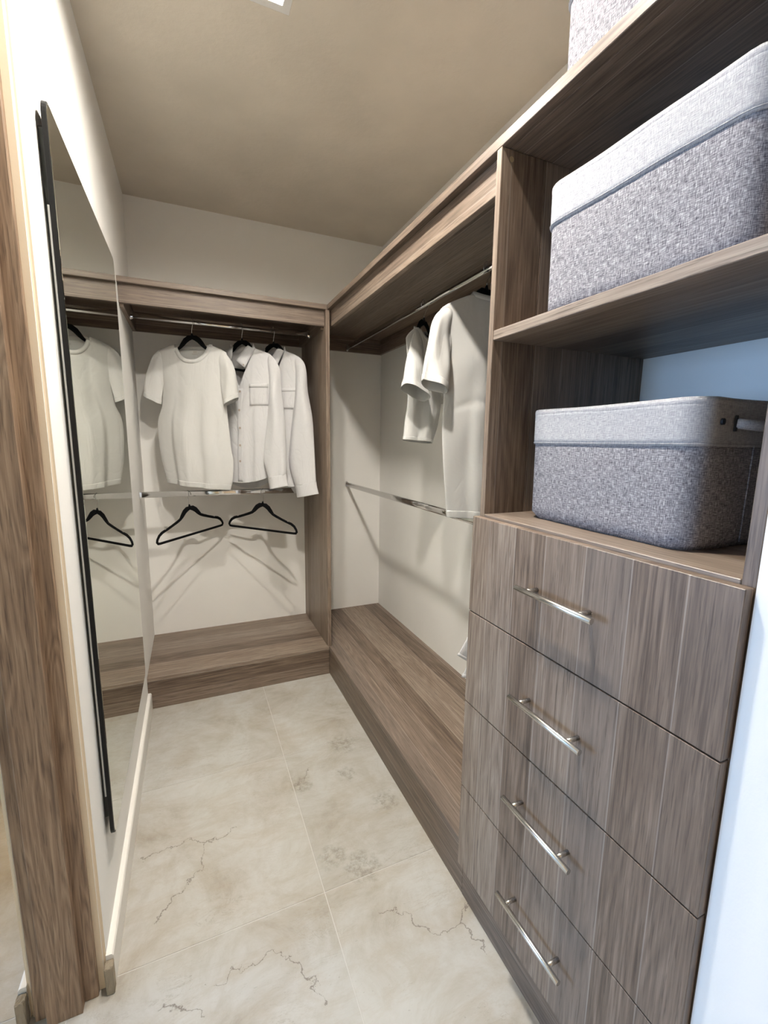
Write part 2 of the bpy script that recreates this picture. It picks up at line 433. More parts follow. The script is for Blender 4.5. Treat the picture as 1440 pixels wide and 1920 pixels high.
# left wall with a softened corner, its end at the doorway, and the head over the doorway
bm = bmesh.new()
add_box(bm, (-W-0.155, WEND, 0), (-W, DB, HC))
es = [e for e in bm.edges if all(abs(v.co.y-WEND) < 1e-5 for v in e.verts) and abs(e.verts[0].co.x-e.verts[1].co.x) < 1e-5]
bmesh.ops.bevel(bm, geom=es, offset=0.006, segments=3, affect='EDGES')
wl = struct(from_bm('wall_left', bm, WALL)); wl.data.materials.append(TAN)
for p in wl.data.polygons:
    if p.normal.x < 0.9: p.material_index = 1
struct(box('wall_left_head', (-W-0.155, -2.25, 2.25), (-W, WEND, HC), TAN))
struct(box('wall_left_front', (-W-0.155, YF, 0), (-W, -2.25, HC), TAN))
struct(box('wall_front', (XL, YF-0.1, 0), (DR+0.15, YF, HC), TAN))
struct(box('wall_far', (XL, YB2, 0), (-W-0.155, YB2+0.1, HC), TAN))
struct(box('wall_hall', (-W-0.155, DB+0.15, 0), (-W-0.055, YB2, HC), TAN))
struct(box('wall_light_block', (-2.3, -0.95, 0), (-2.2, YB2, HC), TAN))  # unseen wall added to keep window daylight off the floor beside the doorway
# window wall of the adjoining room
bm = bmesh.new()
WY0, WY1, WZ0, WZ1 = -1.75, 0.65, 0.55, 2.15
for lo_, hi_ in (((XL-0.15, YF, 0), (XL, WY0, HC)), ((XL-0.15, WY1, 0), (XL, YB2, HC)), ((XL-0.15, WY0, 0), (XL, WY1, WZ0)), ((XL-0.15, WY0, WZ1), (XL, WY1, HC))):
    add_box(bm, lo_, hi_)
struct(from_bm('wall_window', bm, TAN))
wnd = empty('window_1', (XL-0.06, -0.55, WZ0)); struct(wnd)
bm = bmesh.new()
for lo_, hi_ in (((-0.03, -1.2, 0), (0.03, -1.14, 1.6)), ((-0.03, 1.14, 0), (0.03, 1.2, 1.6)), ((-0.03, -1.14, 0), (0.03, 1.14, 0.06)), ((-0.03, -1.14, 1.54), (0.03, 1.14, 1.6)), ((-0.03, -0.03, 0.06), (0.03, 0.03, 1.54))):
    add_box(bm, lo_, hi_, 0.003)
from_bm('window_frame', bm, WHITEP, wnd)
for s in (-1, 1):
    box('pane', (-0.004, min(0.03*s, 1.14*s), 0.06), (0.004, max(0.03*s, 1.14*s), 1.54), PANE, wnd)

# baseboards
BBH, BBT = 0.088, 0.016
bm = bmesh.new()
sec = [(0, 0), (BBT, 0), (BBT, BBH-0.006), (BBT-0.003, BBH-0.001), (BBT-0.006, BBH), (0, BBH)]
rings_mesh(bm, [[(-W+a, y, z) for a, z in sec] for y in (WEND+0.001, -0.0015)], True, True, True)
struct(from_bm('baseboard_left', bm, TRIMP))
bm = bmesh.new()
rings_mesh(bm, [[(-W-0.155-a, y, z) for a, z in sec] for y in (WEND+0.001, YB2)], True, True, True)
struct(from_bm('baseboard_hall', bm, TRIMP))
# raw broken ends of the two baseboards
for nm, xx0, xx1 in (('trim_2', -W-0.001, -W+BBT+0.0005), ('trim_3', -W-0.156-BBT, -W-0.154)):
    bm = bmesh.new()
    add_box(bm, (xx0 if nm == 'trim_2' else xx0, WEND-0.022, 0), (xx1, WEND, BBH-0.012), 0.002)
    bmesh.ops.subdivide_edges(bm, edges=bm.edges[:], cuts=3, use_grid_fill=True)
    for v in bm.verts: v.co += Vector([random.uniform(-0.0012, 0.0012) for _ in range(3)]) if v.co.z > 0.004 else Vector((0, 0, 0))
    struct(from_bm(nm, bm, RAW))
# timber door jamb on the wall end: lining with a proud stop plank
jb = empty('trim_1', (-W-0.08, WEND, 0)); struct(jb)
box('jamb_lining', (-0.062, -0.014, 0), (0.062, 0, 2.25), WOODJ, jb, 0.0015)
box('jamb_stop', (-0.034, -0.036, 0), (0.034, -0.014, 2.25), WOODJ, jb, 0.0006)

# ------------------------------------------------------------------ recessed ceiling lamp
def lamp(x, y, label, mat, ins=0.0):
    lp = empty('ceiling_light', (x, y, HC), label, 'light', 'square recessed ceiling lights')
    bm = bmesh.new()
    s = 0.0595
    for lo_, hi_ in (((-s, -s, 0.0), (s, -s+0.0235, 0.03)), ((-s, s-0.0235, 0.0), (s, s, 0.03)), ((-s, -s+0.0235, 0.0), (-s+0.0235, s-0.0235, 0.03)), ((s-0.0235, -s+0.0235, 0.0), (s, s-0.0235, 0.03)), ((-s, -s, 0.03), (s, s, 0.034))):
        add_box(bm, lo_, hi_)
    from_bm('housing', bm, WHITEP, lp)
    box('diffuser', (-0.035, -0.035, 0.012), (0.035, 0.035, 0.018), mat, lp, 0.001)
lamp(-0.40, -0.84, 'square recessed ceiling light with white frame over the closet floor', DIFFUSER)
lamp(-0.46, -1.44, 'square recessed ceiling light nearer the closet doorway, above the camera', DIFFUSER3)
lamp(-1.75, -0.35, 'unseen square fill light added in the room beyond the doorway', DIFFUSER_FILL)  # added out-of-view fill lamp, warms the jamb side and adjoining floor

# ------------------------------------------------------------------ mirror on the left wall
mx = -W + 0.021
mr = empty('wall_mirror', (mx, -0.665, 0.305), 'tall frameless wall mirror with rounded corners and black edge on left wall', 'mirror')
def rrect(hw, h, r_, n=6, inset=0.0):
    out = []
    for cx, cz, a0 in ((hw-r_, r_, -90), (hw-r_, h-r_, 0), (-hw+r_, h-r_, 90), (-hw+r_, r_, 180)):
        for k in range(n+1):
            a = R(a0 + 90*k/n)
            out.append((cx + (r_-inset)*math.cos(a), cz + (r_-inset)*math.sin(a)))
    return out
HWM, HM = 0.44, 1.685
bm = bmesh.new()
o_ = rrect(HWM, HM, 0.03); i_ = rrect(HWM, HM, 0.03, inset=0.004)
rings_mesh(bm, [[(-0.010, y, z) for y, z in i_], [(-0.009, y, z) for y, z in o_], [(-0.001, y, z) for y, z in o_], [(0.0, y, z) for y, z in i_]], True, True, True)
from_bm('black_rim', bm, BLACKEDGE, mr)
bm = bmesh.new()
rings_mesh(bm, [[(0.0001, y, z) for y, z in i_], [(0.0008, y, z) for y, z in rrect(HWM, HM, 0.03, inset=0.005)]], True, True, True)
from_bm('glass', bm, MIRROR, mr)
bm = bmesh.new()
for lo_, hi_ in (((-0.021, -HWM+0.02, 0.05), (-0.010, -HWM+0.05, HM-0.05)), ((-0.021, HWM-0.05, 0.05), (-0.010, HWM-0.02, HM-0.05)), ((-0.021, -HWM+0.05, 0.05), (-0.010, HWM-0.05, 0.08)), ((-0.021, -HWM+0.05, HM-0.08), (-0.010, HWM-0.05, HM-0.05))):
    add_box(bm, lo_, hi_)
from_bm('back_frame', bm, BACKFRAME, mr)
box('profile_strip', (-0.014, -HWM+0.004, 0.12), (-0.0105, -HWM+0.0195, HM-0.20), ALU, mr)

# ------------------------------------------------------------------ wardrobe joinery
BV = 0.0012
G1 = 'built-in wardrobe sections'
bk = empty('hanging_bay', (-W/2, 0.0, 0.0), 'taupe wood hanging bay along back wall with top shelf and raised floor', 'wardrobe', G1)
OB = (-W/2, 0.0, 0.0)
zs0 = HT-0.024
box('top_shelf', (-W, 0.0, zs0), (-0.0006, DB, HT), WOODX, bk, BV, OB)
box('fascia', (-W, 0.020, 1.898), (-0.0095, 0.038, zs0-0.0005), WOODX, bk, BV, OB)
box('divider_panel', (-0.008, 0.0, H0+0.0005), (0.012, DB, zs0-0.0005), WOODZ, bk, BV, OB)
box('rear_cleat', (-W+0.018, DB-0.018, 1.886), (-0.026, DB, zs0-0.0005), WOODX, bk, BV, OB)
box('side_cleat', (-W, 0.0385, 1.886), (-W+0.0175, DB, zs0-0.0005), WOODY, bk, BV, OB)
box('side_cleat', (-0.0255, 0.0385, 1.886), (-0.0085, DB, zs0-0.0005), WOODY, bk, BV, OB)
box('platform_board', (-W, 0.0, H0-0.020), (-0.0005, DB, H0), WOODX, bk, BV, OB)
box('plinth', (-W, 0.0005, 0.0), (-0.0005, 0.018, H0-0.0205), WOODX, bk, BV, OB)

rb = empty('hanging_bay', (0.26, -0.4, 0.0), 'taupe wood hanging bay along right wall between corner panel and drawers', 'wardrobe', G1)
OR = (0.26, -0.4, 0.0)
YE = YP+0.016
box('fascia', (0.020, YE+0.001, 1.898), (0.038, -0.0005, zs0-0.0005), WOODY, rb, BV, OR)
box('rear_cleat', (DR-0.018, YE+0.001, 1.886), (DR, DB-0.0185, zs0-0.0005), WOODY, rb, BV, OR)
box('side_cleat', (0.0125, DB-0.018, 1.886), (DR, DB, zs0-0.0005), WOODX, rb, BV, OR)
box('platform_board', (0.0, YE+0.001, H0-0.020), (DR, DB, H0), WOODY, rb, BV, OR)
box('plinth', (0.0003, YE+0.001, 0.0), (0.018, DB, H0-0.0205), WOODY, rb, BV, OR)

ts = empty('top_shelf', (0.26, -0.7, zs0), 'long taupe wood top shelf running above right bay and drawer unit', 'shelf')
OT = (0.26, -0.7, zs0)
box('edge_strip', (0.0, YR-0.018, zs0), (0.0245, DB, HT), WOODY, ts, BV, OT)
box('shelf_board', (0.0252, YR-0.018, zs0), (DR, DB, HT), WOODY, ts, BV, OT)

du = empty('drawer_unit', (0.26, (YP+YR)/2, 0.0), 'taupe wood tower with open shelves above four bar-handled drawers', 'cabinet')
OD = (0.26, (YP+YR)/2, 0.0)
ZT = 1.144
for nm, y0, y1 in (('side_panel', YP-0.001, YE), ('side_panel', YR-0.018, YR)):
    box(nm, (0.0, y0, 0.1125), (0.1255, y1, zs0-0.0005), WOODZ, du, BV, OD)
    box('rear_panel_board', (0.1262, y0, 0.1125), (DR, y1, zs0-0.0005), WOODZ, du, BV, OD)
box('shelf', (0.001, YR+0.0005, 1.562), (DR, YP-0.0015, 1.584), WOODY, du, BV, OD)
box('counter_shelf', (0.0, YR+0.0005, ZT-0.018), (DR, YP-0.0015, ZT), WOODY, du, BV, OD)
box('plinth', (0.0003, YR-0.017, 0.0), (0.018, YE, 0.112), WOODY, du, 0, OD)
for y0, y1 in ((YP-0.001, YE), (YR-0.017, YR)):
    box('plinth_return', (0.0182, y0, 0.0), (DR, y1, 0.112), WOODY, du, 0, OD)
bm = bmesh.new()
rings_mesh(bm, [[(0.028+r_*math.cos(2*math.pi*i/16)-OD[0], YP-0.001-d_-OD[1], 1.955+r_*math.sin(2*math.pi*i/16)) for i in range(16)] for r_, d_ in ((0.0062, -0.002), (0.0062, 0.0006), (0.0048, 0.0006), (0.0046, 0.0001))], True, True, True)
from_bm('screw_cap', bm, simple('cap_plastic', (0.42, 0.33, 0.20), 0.5), du)
zb = [1.139, 0.887, 0.630, 0.374, 0.118]
for k in range(4):
    z1 = zb[k]-0.0015; z0 = zb[k+1]+0.0015
    d_ = box('drawer', (-0.021, YR-0.017, z0), (-0.002, YE-0.001, z1), WOODZ, du, 0.0009, OD)
    hz = (1.019, 0.768, 0.516, 0.257)[k]
    bm = bmesh.new()
    hx = -0.053; o0 = Vector(OD)
    tube(bm, [Vector((hx, -1.571, hz))-o0, Vector((hx, -1.5715, hz))-o0, Vector((hx, -1.7665, hz))-o0, Vector((hx, -1.767, hz))-o0], [0.0052, 0.006, 0.006, 0.0052], 16)
    for yy in (-1.600, -1.734):
        tube(bm, [Vector((-0.021, yy, hz))-o0, Vector((hx, yy, hz))-o0], 0.0048, 12)
    h_ = from_bm('bar_handle', bm, STEEL, d_, True)
    for p in h_.data.polygons:
        if len(p.vertices) > 4: p.use_smooth = False
    if k == 0: h_['label'] = 'brushed steel bar handle'

# ------------------------------------------------------------------ clothes rails
def rail(axis, p0, p1, label):
    """oval rail from p0 to p1 along axis with end flanges"""
    mid = tuple((a+b_)/2 for a, b_ in zip(p0, p1))
    e_ = empty('clothes_rail', mid, label, 'rail', 'oval chrome clothes rails')
    L = (p1[axis]-p0[axis])/2
    def ring(t, sc=1.0, n=20):
        out = []
        for k in range(n):
            a = 2*math.pi*k/n
            cx = math.copysign(abs(math.cos(a))**0.75, math.cos(a))*0.0075*sc
            cz = math.copysign(abs(math.sin(a))**0.75, math.sin(a))*0.0150*sc
            out.append((t, cx, cz) if axis == 0 else (cx, t, cz))
        return out
    bm = bmesh.new()
    rings_mesh(bm, [ring(-L+0.0005), ring(L-0.0005)], True, True, True)
    o = from_bm('oval_tube', bm, CHROME, e_, True)
    for s in (-1, 1):
        bm = bmesh.new()
        rings_mesh(bm, [ring(s*L, 1.45), ring(s*(L-0.003), 1.45), ring(s*(L-0.012), 1.2)], True, True, True)
        from_bm('end_flange', bm, CHROME, e_)
    return e_
YRB, XRR, ZU, ZL = 0.265, 0.282, 1.908, 1.035
rail(0, (-W+0.0175, YRB, ZU), (-0.0255, YRB, ZU), 'upper chrome rail of the back bay carrying three white shirts')
rail(0, (-W, YRB, ZL), (-0.008, YRB, ZL), 'lower chrome rail of the back bay carrying two empty hangers')
rail(1, (XRR, YE, ZU), (XRR, DB-0.018, ZU), 'upper chrome rail of the right bay carrying two white T-shirts')
rail(1, (XRR, YE, ZL), (XRR, DB, ZL), 'lower chrome rail of the right bay beside the drawers')

# ------------------------------------------------------------------ hangers
def hanger_meshes(k=1.0, name=''):
    half = [(0.0, -0.078, 0.010), (0.018, -0.081, 0.0135), (0.036, -0.093, 0.0135), (0.052, -0.112, 0.0115), (0.066, -0.127, 0.008), (0.085, -0.136, 0.006), (0.12, -0.150, 0.0055),
            (0.150, -0.161, 0.0055), (0.156, -0.1645, 0.0042), (0.163, -0.1645, 0.0058), (0.180, -0.170, 0.0062), (0.198, -0.182, 0.006), (0.211, -0.200, 0.0055), (0.2145, -0.212, 0.0055), (0.209, -0.2205, 0.0055), (0.197, -0.222, 0.0052), (0.12, -0.222, 0.005), (0.0, -0.222, 0.005)]
    half = [(u if u < 0.066 else 0.066+(u-0.066)*k, z if u < 0.066 or k == 1 else -0.127+(z+0.127)*(0.35+0.65*k), r_*(1.0 if r_ > 0.007 else 1.28)) for u, z, r_ in half]
    loop = half + [(-u, z, r_) for u, z, r_ in half[-2:0:-1]]
    n = len(loop); rings = []
    for i in range(n):
        u, z, r_ = loop[i]
        pu, pz, _ = loop[i-1]; nu, nz, _ = loop[(i+1) % n]
        t = Vector((nu-pu, 0, nz-pz)).normalized(); nn = Vector((t.z, 0, -t.x))
        rings.append([Vector((u, 0, z)) + nn*r_*math.cos(a) + Vector((0, 1, 0))*0.0032*math.sin(a) for a in [2*math.pi*k/10 for k in range(10)]])
    bm = bmesh.new(); rings.append(rings[0])
    rings_mesh(bm, rings)
    # small neck stub
    tube(bm, [(0, 0, -0.075), (0, 0, -0.064), (0, 0, -0.058)], [0.007, 0.005, 0.003], 10)
    bmesh.ops.remove_doubles(bm, verts=bm.verts, dist=1e-5)
    me = bpy.data.meshes.new('hanger_body'); bmesh.ops.recalc_face_normals(bm, faces=bm.faces); bm.to_mesh(me); bm.free()
    for p in me.polygons: p.use_smooth = True
    me.materials.append(VELVET)
    bm = bmesh.new()
    pts = [(0, 0, -0.060), (0, 0, -0.048), (0.004, 0, -0.038), (0.012, 0, -0.026), (0.0165, 0, -0.012), (0.0165, 0, 0.000)]
    for k in range(1, 11):
        a = R(k*17.5); pts.append((0.0165*math.cos(a), 0, 0.0005+0.0165*math.sin(a)))
    pts.append((-0.0165, 0, -0.012))
    tube(bm, pts, 0.00135, 8)
    me2 = bpy.data.meshes.new('hook'); bmesh.ops.recalc_face_normals(bm, faces=bm.faces); bm.to_mesh(me2); bm.free()
    for p in me2.polygons: p.use_smooth = True
    me2.materials.append(WIRE)
    return me, me2
HB, HH = hanger_meshes()
HBM = hanger_meshes(0.72)[0]; HBS = hanger_meshes(0.36)[0]
def hanger(x, y, z, th, hook_th, label, tilt=0.0, mesh=None):
    e_ = empty('clothes_hanger', (x, y, z), label, 'hanger', 'black velvet clothes hangers')
    b_ = bpy.data.objects.new('hanger_body', mesh or HB); COL.objects.link(b_); b_.parent = e_
    b_.rotation_euler = (0, -R(tilt), R(th))
    k_ = bpy.data.objects.new('hook', HH); COL.objects.link(k_); k_.parent = e_
    k_.rotation_euler = (0, 0, R(hook_th))
    return e_
hanger(-0.693, YRB, ZL, 40, 100, 'empty black velvet hanger on lower back rail nearest the mirror', 4)
hanger(-0.305, YRB, ZL, -38, -100, 'empty black velvet hanger on lower back rail nearest the divider panel', -3)
hanger(-0.633, YRB, ZU, -27, -70, 'black velvet hanger holding the white crew-neck T-shirt in back bay', mesh=HBM)
hanger(-0.390, YRB, ZU, -35, -75, 'black velvet hanger inside the middle white button-down shirt', mesh=HBM)
hanger(-0.225, YRB, ZU, -38, -78, 'black velvet hanger inside the rightmost white button-down shirt by divider panel', mesh=HBM)
hanger(XRR, -0.507, ZU, 33, 10, 'black velvet hanger holding the smaller farther T-shirt on right rail', mesh=HBS)
hanger(XRR, -0.950, ZU, 10, 5, 'black velvet hanger holding the larger nearer T-shirt on right rail', mesh=HBM)
hanger(XRR+0.0, -1.14, ZL, 0, 5, 'black velvet hanger on lower right rail hidden behind the drawer tower', mesh=HBS)

# ------------------------------------------------------------------ garments
NS = 64
def sheet(bm, rows_f, rows_b, bridge):
    """front and back grids sharing their side edges; bridge(i) True where shoulder is closed"""
    nr = len(rows_f); ns = len(rows_f[0])
    vf = [[bm.verts.new(p) for p in r_] for r_ in rows_f]
    vb = [[vf[j][i] if i in (0, ns-1) else bm.verts.new(rows_b[j][i]) for i in range(ns)] for j in range(nr)]
    for j in range(nr-1):
        for i in range(ns-1):
            bm.faces.new((vf[j][i], vf[j][i+1], vf[j+1][i+1], vf[j+1][i]))
            bm.faces.new((vb[j][i+1], vb[j][i], vb[j+1][i], vb[j+1][i+1]))
    for i in range(ns-1):
        if bridge(i):
            q = [vf[0][i], vf[0][i+1], vb[0][i+1], vb[0][i]]
            q2 = []
            for v in q:
                if v not in q2: q2.append(v)
            if len(q2) > 2: bm.faces.new(q2)
    return vf
def torso(spec):
    """returns front/back point grids in local (u, w, z); w>0 is the front, mapped to -y"""
    L, Rr = spec['left'], spec['right']
    nl, nr_ = spec['neckL'], spec['neckR']
    sl, sr = L[0], Rr[0]
    rows = 60
    folds = spec.get('folds', 0.010); seed = spec.get('seed', 1.0); depth = spec.get('depth', 0.05)
    dF, dB = spec['dipF'], spec['dipB']; vshape = spec.get('v', False)
    hemF = spec.get('hemF', lambda s: 0.0); hemB = spec.get('hemB', lambda s: 0.0)
    span = sr[0]-sl[0]
    sA = 2*(nl[0]-sl[0])/span-1; sB = 2*(nr_[0]-sl[0])/span-1
    def topz(s, back):
        u = sl[0]+(s+1)/2*span
        if s <= sA:
            k = (s+1)/(sA+1); z = sl[1]+(nl[1]-sl[1])*(k**0.72)
        elif s >= sB:
            k = (1-s)/(1-sB); z = sr[1]+(nr_[1]-sr[1])*(k**0.72)
        else:
            k = (s-sA)/(sB-sA); base = nl[1]+(nr_[1]-nl[1])*k
            x = 2*k-1
            if vshape and not back:
                c = spec.get('vc', 0.0); x = (x-c)/(1-c) if x > c else (x-c)/(1+c)
                prof = (1-abs(x))**0.85
            else:
                prof = (1-abs(x)**2.4)**0.75
            z = base - (dB if back else dF)*prof
        return u, z
    ff, bb = [], []
    for j in range(rows):
        t = j/(rows-1)
        l = interp(L, t); r_ = interp(Rr, t)
        rf, rb_ = [], []
        for i in range(NS+1):
            s = -math.cos(math.pi*i/NS)*0.35 + (2*i/NS-1)*0.65
            a = (s+1)/2
            u = l[0]*(1-a)+r_[0]*a; zl = l[1]*(1-a)+r_[1]*a
            for back in (False, True):
                ut, zt = topz(s, back)
                lin = sl[1]*(1-a)+sr[1]*a
                hem = (hemB if back else hemF)(s)
                z = zl + (zt-lin)*(1-t)**1.3 + hem*t**3
                env = max(0.0, 1-s*s)**0.75
                d = (0.010 + (depth-0.010)*min(1, t/0.28)**0.7)*env
                if not back and sA < s < sB: d += 0.020*math.sin(math.pi*(s-sA)/(sB-sA))*(1-t)**6
                if back and sA < s < sB: d += 0.030*math.sin(math.pi*(s-sA)/(sB-sA))*(1-t)**8
                fade = min(1, t*2.2)**1.2 * env
                ph = seed*(2.1 if back else 1.0)
                f = (math.sin(s*7.5+ph+t*1.3)+0.45*math.sin(s*12.0+ph*2.7-t*2.0)+0.15*math.sin(s*23+ph*5+t*4))*folds*fade*(0.55+0.45*math.sin(s*3.1+ph*1.7))
                f += 0.0022*math.sin(t*19+s*5+ph*3)*fade
                if not back or spec.get('rear'):
                    for (c_, w_, a_, t0_) in spec.get('pleats', ()):
                        f += a_*math.tanh((s-c_-0.06*(1-t))/w_)*min(1, max(0, (t-t0_)/0.35))*env
                    for (c_, w_, a_) in spec.get('crease_v', ()):
                        f += a_*math.exp(-((s-c_)/w_)**2)*min(1, t*4)
                    for (c_, w_, a_) in spec.get('crease_h', ()):
                        f += a_*math.exp(-((t-c_-0.01*math.sin(s*4))/w_)**2)*env
                w = d+f
                if back: rb_.append((u, w*0.9, z))     # +y is behind
                else: rf.append((u, -w, z))
        ff.append(rf); bb.append(rb_)
    for j in range(rows):      # shared side edges lie between the sheets
        for i in (0, NS):
            a_, b_ = ff[j][i], bb[j][i]
            ff[j][i] = bb[j][i] = tuple((p+q)/2 for p, q in zip(a_, b_))
    def closed(i):
        s0 = -math.cos(math.pi*(i+0.5)/NS)*0.35 + (2*(i+0.5)/NS-1)*0.65
        return s0 < sA or s0 > sB
    nidx = [i for i in range(NS+1) if sA-1e-6 <= (-math.cos(math.pi*i/NS)*0.35 + (2*i/NS-1)*0.65) <= sB+1e-6]
    return ff, bb, closed, nidx
def finish_cloth(name, bm, mat, parent, th=0.0012, sub=1):
    o = from_bm(name, bm, mat, parent, True)
    md = o.modifiers.new('thick', 'SOLIDIFY'); md.thickness = th; md.offset = 0
    if sub:
        m2 = o.modifiers.new('sub', 'SUBSURF'); m2.levels = sub; m2.render_levels = sub
    return o
def sleeve_rings(O, I, thick, off0=0.0, off1=0.0, n=20, rows=14, fold=0.004, seed=1.0, t0=0.0, t1=1.0, grow=0.0):
    rings = []
    for j in range(rows):
        t = t0+(t1-t0)*j/(rows-1)
        o_, i_ = interp(O, t), interp(I, t)
        cu, cz = (o_[0]+i_[0])/2, (o_[1]+i_[1])/2
        hu, hz = (o_[0]-i_[0])/2, (o_[1]-i_[1])/2
        hl = math.hypot(hu, hz); hu *= 1+grow/hl; hz *= 1+grow/hl
        th = thick(t)+grow if callable(thick) else thick+grow
        w0 = off0+(off1-off0)*t
        ring = []
        for k in range(n):
            a = 2*math.pi*k/n
            wv_ = th*math.copysign(abs(math.sin(a))**1.4, math.sin(a)) + fold*math.sin(3*a+seed+t*5)*min(1, t*3) + fold*0.6*math.sin(5*a+seed*2-t*7)*min(1, t*3)
            ring.append((cu+hu*math.cos(a), -(w0+wv_), cz+hz*math.cos(a)))
        rings.append(ring)
    return rings
def add_collar_rib(name, ff, bb, nidx, parent, mat, hgt=0.019, th=0.0022):
    """knitted neckband following the neckline loop"""
    front = [Vector(ff[0][i]) for i in nidx]; back = [Vector(bb[0][i]) for i in reversed(nidx)]
    f1 = [Vector(ff[3][i]) for i in nidx]; b1 = [Vector(bb[2][i]) for i in reversed(nidx)]
    loop = front+back; inner = f1+b1
    n = len(loop); bm = bmesh.new(); rings = []
    c = sum(loop, Vector())/n
    for i in range(n):
        p = loop[i]
        t = (loop[(i+1) % n]-loop[i-1]).normalized()
        side = 1 if i < len(front) else -1
        out = Vector((0, -side, 0))
        d = t.cross(out).normalized()
        if (p+d*0.01-c).length > (p-d*0.01-c).length: d = -d       # d points to the hole centre
        a = p+d*hgt*0.55; e_ = p-d*hgt*0.5
        rings.append([a+out*(th+0.001), e_+out*(th+0.003), e_-out*0.001, a-out*th*0.5])
    rings.append(rings[0])
    rings_mesh(bm, rings)
    bmesh.ops.remove_doubles(bm, verts=bm.verts, dist=1e-6)
    return from_bm(name, bm, mat, parent, True)
def surf_w(ff, u, z):
    best = []
    for r_ in ff:
        for p in r_:
            d = (p[0]-u)**2+(p[2]-z)**2
            best.append((d, p[1]))
    best.sort(key=lambda q: q[0]); best = best[:4]
    ws = [1/(d+1e-6) for d, _ in best]
    return sum(w*y for w, (_, y) in zip(ws, best))/sum(ws)
def patch(name, ff, quad, parent, mat, nu=6, nv=8, lift=0.0015, th=0.0015):
    """thin sewn-on piece following the front; quad = TL, TR, BR, BL in (u, z)"""
    bm = bmesh.new(); g = []
    for j in range(nv+1):
        b_ = j/nv; row = []
        for i in range(nu+1):
            a = i/nu
            u = (quad[0][0]*(1-a)+quad[1][0]*a)*(1-b_)+(quad[3][0]*(1-a)+quad[2][0]*a)*b_
            z = (quad[0][1]*(1-a)+quad[1][1]*a)*(1-b_)+(quad[3][1]*(1-a)+quad[2][1]*a)*b_
            row.append(bm.verts.new((u, surf_w(ff, u, z)-lift, z)))
        g.append(row)
    for j in range(nv):
        for i in range(nu):
            bm.faces.new((g[j][i], g[j][i+1], g[j+1][i+1], g[j+1][i]))
    o = from_bm(name, bm, mat, parent, True)
    md = o.modifiers.new('thick', 'SOLIDIFY'); md.thickness = th; md.offset = 0
    return o
def tshirt(x, y, zr, th, spec, label, seed, rib=True, mark=False):
    e_ = empty('t_shirt', (x, y, zr), label, 't-shirt', 'white T-shirts on hangers', R(th))
    sh = lambda pl: [(u, z-zr) for u, z in pl]
    sp = dict(spec); sp['left'] = sh(spec['left']); sp['right'] = sh(spec['right'])
    sp['neckL'], sp['neckR'] = sh([spec['neckL'], spec['neckR']])
    sp['seed'] = seed
    ff, bb, closed, nidx = torso(sp)
    bm = bmesh.new(); sheet(bm, ff, bb, closed)
    finish_cloth('body', bm, JERSEY, e_)
    for k, sl in enumerate(spec['sleeves']):
        bm = bmesh.new()
        O, I = sh(sl['O']), sh(sl['I'])
        rings_mesh(bm, sleeve_rings(O, I, sl['th'], sl.get('o0', 0), sl.get('o1', 0), fold=sl.get('fold', 0.004), seed=seed+k))
        so = finish_cloth('sleeve', bm, JERSEY, e_)
        bm = bmesh.new()
        rings_mesh(bm, sleeve_rings(O, I, sl['th'], sl.get('o0', 0), sl.get('o1', 0), rows=3, fold=sl.get('fold', 0.004), seed=seed+k, t0=0.88, t1=0.995, grow=0.0016))
        finish_cloth('sleeve_hem', bm, JERSEY, so, 0.001, 1)
    # hem band
    bm = bmesh.new()
    for g, sgn in ((ff, -1), (bb, 1)):
        rws = []
        for j in (-4, -2, -1):
            rws.append([Vector(p)+Vector((0, sgn*0.0014, 0)) for p in g[j]])
        vs = [[bm.verts.new(p) for p in r_] for r_ in rws]
        for a, b_ in zip(vs[:-1], vs[1:]):
            for i in range(NS): bm.faces.new((a[i], a[i+1], b_[i+1], b_[i]))
    finish_cloth('hem', bm, JERSEY, e_, 0.0012, 1)
    add_collar_rib('neckband', ff, bb, nidx, e_, JERSEY)
    if mark:
        # faint size print inside the back of the neck
        me_b = bb
        bm = bmesh.new()
        for (du_, dz, a, b_) in ((-0.004, -0.020, 0.010, 0.005), (-0.006, -0.031, 0.016, 0.002), (0.014, -0.026, 0.004, 0.002)):
            c = (du_, surf_w(bb, du_, sp['neckL'][1]-spec['dipB']+dz)-0.002, sp['neckL'][1]-spec['dipB']+dz)
            add_box(bm, (c[0]-a, c[1]-0.0003, c[2]-b_), (c[0]+a, c[1]+0.0003, c[2]+b_))
        from_bm('size_print', bm, PRINT, e_)
    return e_
